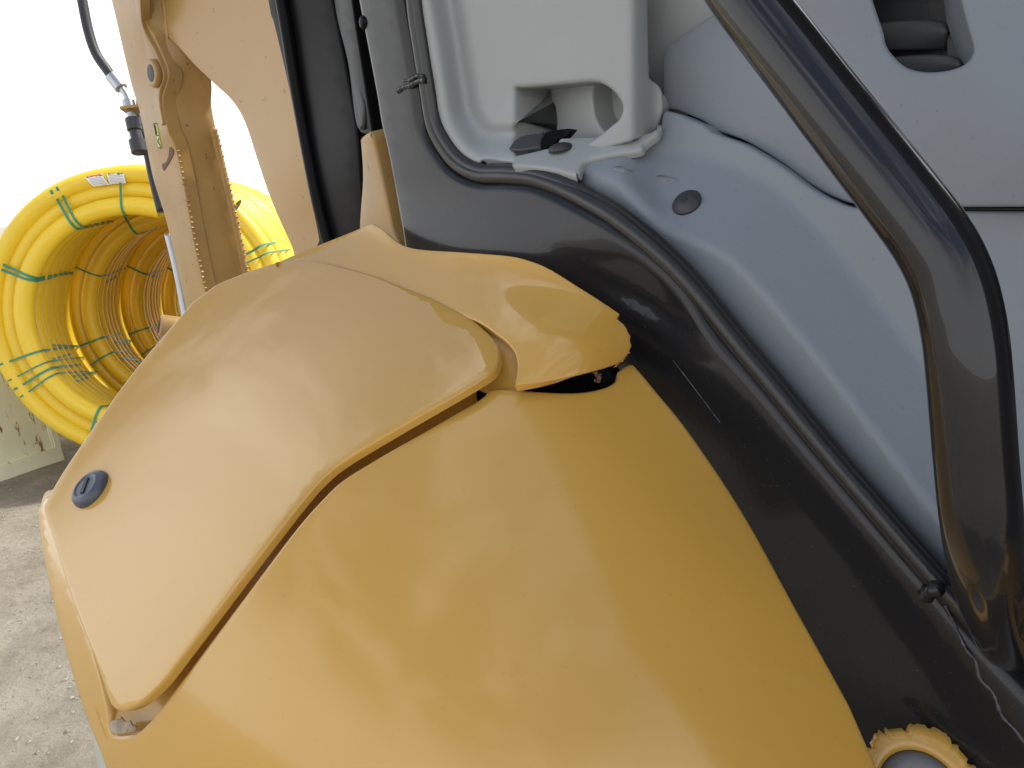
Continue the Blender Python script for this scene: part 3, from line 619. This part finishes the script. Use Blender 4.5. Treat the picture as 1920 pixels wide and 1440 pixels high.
bodyf = Poly([(925, 726, .494), (850, 775, .485), (700, 860, .468), (612, 925, .457), (480, 1085, .444), (310, 1320, .448), (225, 1378, .463), (195, 1340, .487), (160, 1230, .529), (120, 1110, .576), (78, 975, .640), (67, 950, .645), (75, 1050, .605), (110, 1200, .548), (150, 1340, .510), (190, 1440, .485),
               (1000, 729, .487), (1100, 722, .494), (1185, 680, .512), (1300, 810, .480), (1450, 1050, .442), (1600, 1330, .414), (1650, 1440, .406), (1760, 1700, .390),
               (900, 900, .440), (800, 1100, .406), (800, 1440, .368), (1150, 880, .450), (1150, 1150, .403), (1300, 1250, .396), (1350, 1440, .380), (520, 1250, .414), (400, 1440, .424), (900, 1750, .350), (300, 1750, .47)], 3)
body_out = [(925, 724), (1000, 728), (1060, 731), (1100, 729), (1135, 721), (1155, 709), (1158, 694), (1172, 682), (1186, 678), (1200, 690), (1232, 728), (1300, 812), (1400, 962), (1500, 1142), (1588, 1300), (1610, 1345), (1650, 1436), (1720, 1580), (1780, 1750), (1780, 1750),
            (300, 1750), (300, 1750), (230, 1580), (190, 1440), (150, 1335), (110, 1200), (80, 1070), (66, 970), (68, 948), (84, 930), (100, 938), (106, 975), (120, 1025), (148, 1110), (182, 1222), (206, 1320), (210, 1362), (222, 1378), (246, 1376), (266, 1360), (286, 1338), (319, 1295), (383, 1210), (473, 1090), (553, 985), (606, 926), (640, 895), (696, 860), (777, 814), (848, 773), (884, 753), (906, 738)]
sheet('side_cover', body_out, bodyf, M['panel'], EX, step=11, bstep=5, r=.0035, depth=.03)
# floor of the channel under the lid's edge
chan = [(905, 700), (958, 690), (962, 705), (930, 745), (870, 790), (700, 890), (630, 945), (560, 1020), (480, 1120), (390, 1240), (290, 1365), (230, 1395), (195, 1375), (150, 1230), (100, 1080), (75, 980), (90, 920), (140, 960), (220, 1200), (260, 1250), (400, 1080), (560, 870), (700, 790)]
def shiftn(f, d): return Shift(f, d)
sheet('channel_floor', chan, Shift(Field([(p_[0], p_[1], p_[2]) for p_ in [(905, 700, .520), (958, 690, .52), (925, 740, .515), (700, 870, .495), (612, 925, .488), (480, 1090, .480), (310, 1320, .470), (225, 1378, .474), (195, 1340, .482), (160, 1230, .525), (120, 1110, .572), (78, 975, .638), (260, 1250, .50), (560, 870, .53), (400, 1080, .53)]]), .010), M['panel'], EX, step=14, r=0, depth=.002)
sheet('channel_end', [(845, 560), (900, 580), (968, 628), (988, 680), (985, 726), (960, 740), (926, 738), (890, 720), (870, 640)], Shift(Field([(845, 560, .60), (900, 600, .555), (968, 640, .508), (988, 690, .494), (975, 735, .487), (925, 738, .494), (870, 640, .53)]), .009), M['panel'], EX, step=9, r=0, depth=.002)
sheet('tape_residue', [(203, 1362), (209, 1351), (221, 1349), (226, 1344), (234, 1353), (243, 1351), (249, 1361), (258, 1361), (252, 1368), (240, 1368), (234, 1375), (220, 1377), (208, 1372)], Field([(203, 1362, .478), (258, 1364, .468), (226, 1346, .474), (222, 1379, .471)]), M['tape'], EX, step=6, r=.0005, depth=.001)

corf = Poly([(700, 420, .745), (745, 452, .705), (790, 467, .672), (870, 473, .624), (950, 480, .582), (1030, 505, .550), (1090, 540, .527), (1165, 590, .505), (1184, 640, .500), (1130, 692, .488), (1060, 710, .480), (965, 722, .478), (968, 670, .493), (930, 620, .515),
              (880, 592, .561), (820, 560, .600), (760, 535, .638), (700, 513, .682), (640, 497, .718), (600, 488, .737), (540, 484, .760), (600, 455, .775), (1040, 600, .512), (930, 540, .562), (820, 510, .622), (840, 640, .550), (700, 580, .635)], 4)
cor_out = [(692, 420), (702, 421), (720, 432), (742, 451), (762, 461), (795, 467), (870, 472), (950, 479), (990, 488), (1030, 504), (1090, 540), (1130, 565), (1164, 588), (1164, 589), (1159, 594), (1158, 596), (1166, 603), (1170, 606), (1177, 616), (1178, 620), (1184, 630), (1183, 638), (1186, 648), (1183, 656), (1177, 668), (1165, 679), (1132, 692),
           (1060, 709), (1010, 717), (962, 722), (962, 722), (968, 704), (969, 680), (964, 660), (952, 644), (935, 630), (900, 606), (860, 590), (760, 545), (640, 505), (545, 492), (515, 494), (560, 473), (640, 441)]
cc_ = sheet('corner_cover', cor_out, corf, M['corner'], EX, step=7, bstep=4, r=.0012, depth=.0065, steps=3, label='yellow corner cover with a chipped, broken edge')
# broken fibres hanging under the corner cover
a = Acc()
for i in range(22):
    x, y = 1120 + rng.normal() * 3.5, 700 + i * .8; c = P(x, y, .494); a.add(ico * (.0009 + .001 * rng.random()) * rng.uniform(.6, 1.5, 3) + c, icf)
a.obj('broken_fibre', M['steelrust'], cc_, smooth=True)
a = Acc()
for i in range(26):
    t = rng.random(); x, y = 1150 + 36 * t + rng.normal() * 1.5, 690 - 34 * t + rng.normal() * 2; c = P(x, y, .497 + .004 * rng.random()); a.add(ico * (.0003 + .0008 * rng.random()) * rng.uniform(.6, 1.5, 3) + c, icf)
a.obj('chipped_edge', M['yedge'], cc_, smooth=False)
# black sheet standing in for the shade in the gap under the corner cover
sheet('gap_shade_sheet', [(900, 705), (1000, 670), (1120, 660), (1160, 690), (1150, 730), (1000, 790), (915, 785)], Field([(880, 700, .53), (1230, 700, .53), (1000, 790, .52), (1150, 640, .56)]), M['black'], EX, step=20, r=0, depth=.004)

# torn yellow ring and grey plug at the bottom right
rc = P(1722, 1484, .432); rn = -(F * .80) + UP * .50 - RT * .28; rn /= np.linalg.norm(rn)
u_ = np.cross(rn, UP); u_ /= np.linalg.norm(u_); v_ = np.cross(rn, u_)
V = []; Fc = []; K = 170
for i in range(K):
    t = 2 * math.pi * i / K; dirv = math.cos(t) * u_ + math.sin(t) * v_
    rag = .0345 + .0016 * math.sin(3 * t + 1) + .0011 * math.sin(7 * t + 2) + .0016 * rng.random() * (math.sin(11 * t) > .2) - .0018 * (math.sin(17 * t + .5) > .8)
    for r_, h in ((.0215, .0), (.0215, .004), (.026, .0042), (.030, .0052 + .0008 * math.sin(4 * t)), (rag, .0034), (rag, -.001)): V.append(rc + dirv * r_ + rn * h)
for i in range(K):
    j = (i + 1) % K
    for k_ in range(5): Fc.append((i * 6 + k_, j * 6 + k_, j * 6 + k_ + 1, i * 6 + k_ + 1))
rg = obj('torn_grommet', V, Fc, M['corner'], EX, 'yellow grommet with a torn outer lip')
lathe('grey_plug', rc, rn, [(.0212, -.004), (.0212, .003), (.019, .0065), (.0135, .0075), (.0125, .0066), (.001, .0066)], M['greyplug'], rg, 40)

# ---- parts ahead of the cab
sheet('front_bracket', [(672, 262), (676, 256), (690, 248), (697, 246), (704, 262), (722, 350), (738, 425), (752, 470), (676, 470), (676, 330)], Field([(672, 262, .80), (697, 246, .755), (738, 425, .775), (680, 425, .83), (705, 340, .785)]), M['arm'], EX, step=12, r=.003, depth=.03)
gb = Field([(498, 0, 1.02), (640, 0, .90), (672, 250, .92), (585, 440, 1.08), (680, 430, .97), (545, 220, 1.05)])
gd = sheet('front_guard', [(450, -300), (450, -300), (498, 0), (508, 40), (534, 150), (556, 260), (580, 380), (594, 450), (594, 470), (690, 470), (684, 400), (672, 250), (650, 120), (634, 40), (626, 0), (570, -300), (570, -300)], gb, M['black'], EX, step=22, r=.004, depth=.06)
q = crom([(x, y, float(gb(np.array(x), np.array(y))) - .006) for x, y in [(480, -250), (530, 0), (560, 180), (596, 370), (625, 480)]], 14, False)
tube_raw('guard_rib', np.c_[P(q[:, 0], q[:, 1], q[:, 2]), np.full(len(q), .010)], M['black'], gd, 12)
sheet('front_window', [(612, -200), (612, -200), (624, 0), (650, 120), (668, 240), (700, 250), (700, 250), (680, 120), (662, 0), (640, -200), (640, -200)], Field([(624, 0, .86), (668, 240, .86), (700, 250, .82), (662, 0, .80)]), M['black'], EX, step=14, r=.002, depth=.02)
sheet('wiper_motor', [(652, 124), (664, 126), (676, 160), (684, 196), (682, 236), (674, 244), (660, 170)], Field([(652, 124, .85), (664, 126, .84), (684, 196, .82), (674, 244, .84)]), M['vent'], EX, step=8, r=.003, depth=.01)

# boom: large curved plate box
bf = Field([(240, 0, 1.72), (500, 0, 1.45), (400, 160, 1.62), (545, 460, 1.55), (590, 440, 1.50), (560, 280, 1.46), (470, 280, 1.58), (150, -400, 1.80), (420, -400, 1.42)])
bm_out = [(120, -420), (120, -420), (215, -40), (244, 5), (268, 33), (290, 56), (306, 66), (330, 86), (362, 122), (400, 158), (428, 184), (448, 212), (462, 244), (476, 288), (500, 360), (525, 420), (546, 465), (560, 500), (640, 520), (640, 520), (620, 400), (590, 280), (550, 80), (530, 0), (430, -420), (430, -420)]
bo = sheet('boom', bm_out, bf, M['boom'], EX, step=18, bstep=9, r=.004, depth=.10)
sheet('cover_strip', [(250, -300), (282, 0), (288, 52), (316, 72), (306, 0), (280, -300)], Shift(bf, -.004), M['boom'], bo, step=14, r=.002, depth=.004, smooth=False)
# dipper arm: box beam with welded flange edges
Lf = [(165, -180, 2.06), (208, 0, 2.05), (243, 150, 2.04), (262, 215, 2.03), (285, 330, 2.02), (312, 420, 2.01), (348, 580, 2.0), (360, 640, 2.0)]
Mf = [(235, -180, 1.93), (268, 20, 1.92), (292, 70, 1.92), (316, 128, 1.91), (316, 150, 1.91), (306, 190, 1.91), (316, 245, 1.90), (331, 280, 1.90), (348, 360, 1.89), (366, 460, 1.88), (388, 560, 1.87), (400, 640, 1.87)]
Rf = [(330, -180, 2.0), (380, 20, 1.99), (396, 150, 1.98), (396, 195, 1.98), (404, 240, 1.97), (416, 290, 1.97), (432, 360, 1.96), (450, 440, 1.95), (466, 520, 1.94), (488, 640, 1.94)]
Mf = [(x, y, d - .30 + .30 * y / 600.) for x, y, d in Mf]; Rf = [(x, y, d - .34 + .34 * y / 600.) for x, y, d in Rf]; Lf = [(x, y, d - .28 + .28 * y / 600.) for x, y, d in Lf]
af = Field(Lf + Mf, lam=1e-4); uf = Field(Mf + Rf, lam=1e-4)
xy = lambda l: [(a_[0], a_[1]) for a_ in l]
arm = sheet('dipper_arm', [xy(Lf)[0]] + xy(Lf) + [xy(Lf)[-1]] + [xy(Mf)[-1]] + xy(Mf)[::-1] + [xy(Mf)[0]], af, M['arm'], EX, step=12, bstep=7, r=.002, depth=.03)
sheet('underside_plate', [xy(Mf)[0]] + xy(Mf) + [xy(Mf)[-1]] + [xy(Rf)[-1]] + xy(Rf)[::-1] + [xy(Rf)[0]], Shift(uf, .012), M['arm'], arm, step=16, bstep=8, r=0, depth=.02)
a = Acc(); b2 = Acc()
for A_, line in ((a, Mf[7:]), (b2, Rf[4:])):
    q = crom(line, 3, False); s_ = np.r_[0, np.cumsum(np.linalg.norm(np.diff(q[:, :2], axis=0), axis=1))]
    for t in np.arange(4, s_[-1], 10.5):
        z = np.array([np.interp(t, s_, q[:, i]) for i in range(3)]); c = P(z[0] + 1 + rng.normal() * .6, z[1] + rng.normal() * .8, z[2] - .002)
        A_.add(ico @ np.diag([1.3, 1, 1]) * .0048 * rng.uniform(.8, 1.2, 3) + c, icf)
a.obj('weld_stitch', M['arm'], arm); b2.obj('weld_stitch', M['arm'], arm)
q = crom([(x, y, z - .002) for x, y, z in Rf[4:]], 10, False); q[:, 0] -= 5
tube_raw('flange_edge', np.c_[P(q[:, 0], q[:, 1], q[:, 2]), np.full(len(q), .009)], M['arm'], arm, 8)
# lug plate with boss and bore
lugf = Shift(af, -.018)
sheet('lug_plate', [(262, -40), (262, -40), (266, 32), (274, 62), (290, 92), (302, 120), (308, 145), (300, 172), (300, 196), (306, 232), (302, 236), (294, 200), (284, 150), (272, 90), (262, 50), (250, 0), (244, -40), (244, -40)], lugf, M['arm'], arm, step=8, bstep=5, r=.002, depth=.02)
p_, n_, t_ = normal_at(lugf, 294, 138)
lathe('pin_boss', p_ + n_ * .0, n_, [(.030, -.002), (.030, .012), (.027, .014), (.0185, .014)], M['arm'], arm, 30)
lathe('pin_bore', p_ + n_ * .0, n_, [(.0185, .0142), (.017, .0146)], M['ink'], arm, 24)
sheet('arm_sticker', [(288, 231), (294, 232), (303, 277), (297, 277)], Shift(af, -.0035), M['sticker'], arm, step=4, r=0, depth=.001, smooth=False)
a = Acc()
def stroke(x0, y0, x1, y1, w=.0011):
    n_ = 6
    for i in range(n_):
        t = (i + .5) / n_; x, y = x0 + (x1 - x0) * t, y0 + (y1 - y0) * t; c = P(x, y, float(af(np.array(x), np.array(y))) - .0048)
        dv = P(x1, y1, float(af(np.array(x1), np.array(y1)))) - P(x0, y0, float(af(np.array(x0), np.array(y0)))); ln = np.linalg.norm(dv); dv /= ln
        sx = np.cross(dv, F); sx /= np.linalg.norm(sx); a.box(c, (dv, sx, np.cross(dv, sx)), (ln / 2 / n_ * 1.05, w, .0006))
for s_ in ((288.5, 231.5, 293.5, 232.5), (288.5, 231.5, 293, 254), (291, 235, 294.5, 252), (293, 254, 297.5, 254), (295.5, 264, 298.5, 259), (295.5, 264, 301.5, 275), (297, 277, 302, 277.5)): stroke(*s_)
a.obj('sticker_marks', M['ink'], arm)
sheet('burnt_weld', [(317, 276), (323, 278), (326, 286), (320, 300), (313, 312), (307, 320), (304, 316), (303, 308), (310, 304), (315, 292)], Shift(af, -.004), M['steelrust'], arm, step=4, bstep=3, r=.001, depth=.003)
# hydraulic line and coupler
q = crom([(140, -60, 1.93), (152, -10, 1.93), (165, 55, 1.93), (180, 100, 1.93), (200, 130, 1.93), (211, 145, 1.93)], 6, False)
ho = tube_raw('hydraulic_hose', np.c_[P(q[:, 0], q[:, 1], q[:, 2]), np.full(len(q), .0125)], M['hose'], EX, 14)
def seg(name, x0, y0, x1, y1, r_, m, d=1.93, sides=14, parent=None): p0, p1 = P(x0, y0, d), P(x1, y1, d); h = np.linalg.norm(p1 - p0); return lathe(name, p0, p1 - p0, [(r_ * .9, 0), (r_, .0015), (r_, .0016), (r_, h - .0016), (r_, h - .0015), (r_ * .9, h)], m, parent or ho, sides)
seg('hose_ferrule', 209, 142, 228, 166, .0165, M['chrome'])
q = crom([(228, 166, 1.93), (236, 176, 1.93), (241, 190, 1.93)], 3, False); tube_raw('hose_stem', np.c_[P(q[:, 0], q[:, 1], q[:, 2]), np.full(len(q), .0095)], M['chrome'], ho, 12)
seg('hex_nut', 240, 189, 244, 206, .0165, M['chrome'], sides=6)
seg('hex_nut', 246, 211, 249, 226, .012, M['chrome'], sides=6)
seg('coupler_body', 248, 222, 253, 245, .0185, M['dkplastic']); seg('coupler_body', 253, 245, 258, 264, .0150, M['dkplastic']); seg('coupler_body', 257, 262, 263, 287, .0215, M['dkplastic'])
a = Acc(); c = P(258, 204, 1.935); a.box(c, (RT * .97 - UP * -.12, UP, F), (.037, .0035, .02)); c = P(268, 193, 1.945); a.box(c, (RT, UP, F), (.009, .018, .018)); a.obj('hose_bracket', M['arm'], ho)
q = crom([(260, 215, 2.02), (275, 270, 2.0), (290, 340, 1.99), (304, 396, 1.985)], 8, False); tube_raw('bumper_strip', np.c_[P(q[:, 0] - 1, q[:, 1], q[:, 2]), np.full(len(q), .0125)], M['hose'], arm, 10)
q = crom([(316, 440, 2.03), (333, 510, 2.03), (350, 600, 2.03)], 8, False); tube_raw('cylinder_rod', np.c_[P(q[:, 0], q[:, 1], q[:, 2]), np.full(len(q), .011)], M['chrome'], EX, 16)
# pivot pin end peeping over the cover
pc = P(318, 613, 1.25); pa = -RT * .85 - F * .45 + UP * .1; pa /= np.linalg.norm(pa)
pv = lathe('pivot_housing', pc, pa, [(.019, -.09), (.019, .012), (.017, .015), (.013, .0152)], M['arm'], EX, 26)
lathe('pivot_pin', pc, pa, [(.013, .0153), (.012, .018), (.004, .0184)], M['steelrust'], pv, 20)
# cream track guard low on the left
sheet('track_guard', [(120, 1240), (135, 1260), (150, 1310), (172, 1440), (190, 1600), (300, 1600), (220, 1300), (160, 1180)], Field([(120, 1240, 1.25), (150, 1310, 1.2), (190, 1600, 1.0), (300, 1600, .95), (220, 1300, 1.15)]), M['cream'], EX, step=20, r=.01, depth=.05)

# ---- the rest of the cab, above and behind the view: roof, posts, far side
def wp(s, h, off): return WDIR * s + WIN * (WK + off) + np.array([0, 0, h])
def cabbox(name, s0, s1, h0, h1, o0, o1, m):
    b = Acc(); b.box(wp((s0 + s1) / 2, (h0 + h1) / 2, (o0 + o1) / 2), (WDIR, WIN, UZ), ((s1 - s0) / 2, (o1 - o0) / 2, (h1 - h0) / 2)); return b.obj(name, m, EX)
cabbox('cab_roof', -.85, .95, 2.52, 2.60, .03, 1.15, M['frame'])
cabbox('rear_post', .62, .74, 1.35, 2.52, .01, .09, M['frame'])
cabbox('rear_panel', .74, .80, 1.0, 2.52, .02, 1.05, M['dkplastic'])
cabbox('far_panel', -.75, .74, 1.0, 2.18, 1.03, 1.09, M['dkplastic'])
cabbox('headliner', -.70, .74, 2.47, 2.515, .06, 1.0, M['dkplastic'])
cabbox('seat_back', .15, .34, 1.3, 2.25, .30, .80, M['hose'])
cabbox('seat_cushion', -.25, .15, 1.3, 1.62, .30, .80, M['hose'])
cabbox('windscreen_blackout', -.74, -.72, 1.35, 2.5, .10, 1.0, M['black'])  # unseen opaque black panel, added so the lid mirrors a dark cab
cabbox('far_post', -.06, .04, 2.18, 2.5, 1.03, 1.09, M['frame'])
cabbox('far_post', -.80, -.70, 1.0, 2.52, 1.0, 1.09, M['frame'])
cabbox('machine_deck', -.5, 1.4, .75, 1.0, .1, 1.6, M['boom'])
cabbox('counterweight', .95, 1.6, .7, 1.7, .0, 1.6, M['boom'])
